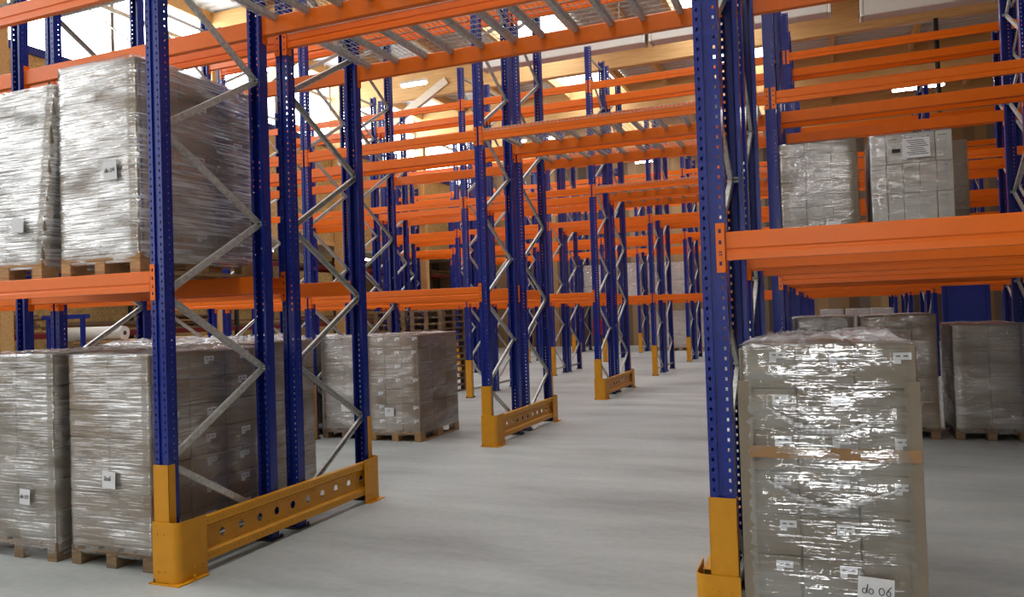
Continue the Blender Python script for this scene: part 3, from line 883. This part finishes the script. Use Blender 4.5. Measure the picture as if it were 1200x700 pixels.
# boards, white roll and blue trestle in the open bay at the left
t = thing('board_pile', 'pile of brown boards behind the left floor loads', 'timber pile', (-9.3, 7.0, 0))
for k in range(32):
    b = obj('board', brd[random.choice(('pallet', 'oldpallet'))], t, (random.uniform(-.15, .15), random.uniform(-.1, .2), .0455*k), (0, 0, random.uniform(-.05, .05)))
    b.scale = (1.6, 1.0, 1.25 if False else 1)
roll = MB().cyl((-.75, 0, 0), (.75, 0, 0), .14, 24).cyl((-.755, 0, 0), (.755, 0, 0), .045, 16, 1).mesh('film_roll', MT['white'], MT['dark'])
tag(obj('sheet_roll', roll, None, (-9.6, 7.3, 1.60), (0, 0, .15)), 'white rolled sheet lying on the brown boards at left', 'roll')
tr = thing('trestle', 'blue steel trestle frame beside the boards at left', 'trestle', (-9.15, 6.35, 0))
obj('top_rail', MB().bevbox(-.6, .6, -.04, .04, 1.9, 1.98, .006).mesh('top_rail', MT['blue']), tr)
lm = MB().bevbox(-.035, .035, -.035, .035, 0, 1.9, .005).mesh('leg', MT['blue'])
for x in (-.45, .45): obj('leg', lm, tr, (x, 0, 0))
fm = MB().bevbox(-.04, .04, -.35, .35, 0, .05, .005).mesh('foot', MT['blue'])
for x in (-.45, .45): obj('foot', fm, tr, (x, 0, 0))
bp = thing('partition_screen', 'broad blue steel screen standing in the third row at right', 'screen', (6.35, 11.6, 0))
obj('sheet', MB().bevbox(-.28, .34, -.015, .015, .1, 1.98, .005).mesh('sheet', MT['blue']), bp)
fr = MB().bevbox(-.03, .03, -.03, .03, 0, 2.0, .005).mesh('upright', MT['blue'])
for x in (-.31, .37): obj('upright', fr, bp, (x, 0, 0))
ft = MB().bevbox(-.04, .04, -.3, .3, 0, .05, .005).mesh('foot', MT['blue'])
for x in (-.31, .37): obj('foot', ft, bp, (x, 0, 0))
# red cabinet on the back wall
fc = thing('fire_cabinet', 'small red cabinet on the back wall seen down the racks', 'fire cabinet', (-6.3, YN, .55))
obj('body', MB().bevbox(-.3, .3, -.22, 0, 0, .75, .01).mesh('body', MT['firered']), fc)
obj('door', MB().bevbox(-.27, .27, -.24, -.222, .04, .71, .006).mesh('door', MT['firered']), fc)
obj('handle', MB().bevbox(.2, .23, -.262, -.242, .32, .44, .004).mesh('handle', MT['dark']), fc)

# ------------------------------------------------------------------ ceiling casings and lamps
def casing(label, x0, x1, y, z):
    r = thing('ceiling_casing', label, 'ceiling unit', (x0, y, z), group='white ceiling casings')
    L = x1-x0
    obj('housing', MB().bevbox(.06, L-.06, -.17, .17, 0, .34, .015).mesh('housing', MT['white']), r)
    cap = MB()
    cap.bevbox(0, .06, -.18, .18, -.01, .35, .01)
    for k in range(7): cap.quadbox(-.008, .004, -.15, .15, .03+.045*k, .048+.045*k, 1)
    cm = cap.mesh('end_cap', MT['white'], MT['dark'])
    obj('end_cap', cm, r); obj('end_cap', cm, r, (L, 0, 0), (0, 0, PI))
    hg = MB().cyl((0, 0, .34), (0, 0, ZR-z-.02), .012, 8).mesh('hanger', MT['galv'])
    for q in (.15, .85): obj('hanger', hg, r, (L*q, 0, 0))
    return r
casing('long white ceiling casing above the aisle, left of the gap', .78, 4.42, 12.72, 7.5)
casing('white ceiling casing farther left above the aisle', -3.2, .70, 12.72, 7.5)
casing('white ceiling casing at upper right, right of the gap', 4.92, 8.6, 12.4, 7.2)
def lamp_proto(label):
    r = thing('ceiling_lamp', label, 'lamp', group='bright ceiling lamps')
    obj('housing', MB().prism([(-.11, .0), (.11, 0), (.06, .09), (-.06, .09)], -.42, .42, 'y').mesh('housing', MT['white']), r)
    g = MB()
    for x in (-.05, .05): g.cyl((x, -.39, -.028), (x, .39, -.028), .026, 12)
    obj('tube_pair', g.mesh('tube_pair', MT['lamp']), r)
    obj('hanger', MB().cyl((0, 0, .09), (0, 0, 1.88), .008, 6).mesh('hanger', MT['galv']), r)
    return r
LAMPS = [((-6.89, 15.98), 'lone ceiling lamp under the glulam beam at upper left'), ((-7.11, 24.63), 'ceiling lamp, left of the pair above the second row mesh'), ((-5.83, 24.69), 'ceiling lamp, right of the pair above the second row mesh'),
         ((-3.48, 31.5), 'far ceiling lamp above the aisle centre'), ((6.76, 23.97), 'ceiling lamp, left of the bright pair at upper right'), ((7.44, 23.92), 'ceiling lamp, right of the bright pair at upper right')]
lp = None
for (x, y), lab in LAMPS:
    if lp is None:
        lp = lamp_proto(lab); lp.location = (x, y, 8.6); lp.rotation_euler = (0, 0, PI/2)
    else: dup(lp, (x, y, 8.6), PI/2, lab)
for y, q in ((12.0, 'nearest'), (18.5, 'second'), (25.0, 'third')):  # lamps added to brighten the annex interior
    lm_ = dup(lp, (-14.6, y, 4.35), 0, 'added low lamp brightening the annex behind the red racks, %s from camera' % q)
    for ch in list(lm_.children):
        if ch.name.startswith('hanger'): ch.scale = (1, 1, .09)
for y in (-5.5, -7.5, -9.5):  # unseen lamps added behind the camera for light and film highlights
    dup(lp, (4.15, y, 8.6), 0, 'added unseen ceiling lamp behind the camera for film highlights')

# ------------------------------------------------------------------ light and render settings
w = bpy.data.worlds.new('world'); w.use_nodes = True; SC.world = w
w.node_tree.nodes['Background'].inputs[0].default_value = (.9, .95, 1, 1)
w.node_tree.nodes['Background'].inputs[1].default_value = 1.0
SC.view_settings.view_transform = 'Standard'; SC.view_settings.look = 'None'
SC.view_settings.gamma = 1; SC.view_settings.use_curve_mapping = False
SC.view_settings.exposure = 0.12
cy = SC.cycles
cy.use_denoising = True
cy.max_bounces = 7; cy.diffuse_bounces = 4; cy.glossy_bounces = 4; cy.transparent_max_bounces = 14
cy.caustics_reflective = False; cy.caustics_refractive = False
cy.sample_clamp_indirect = 8
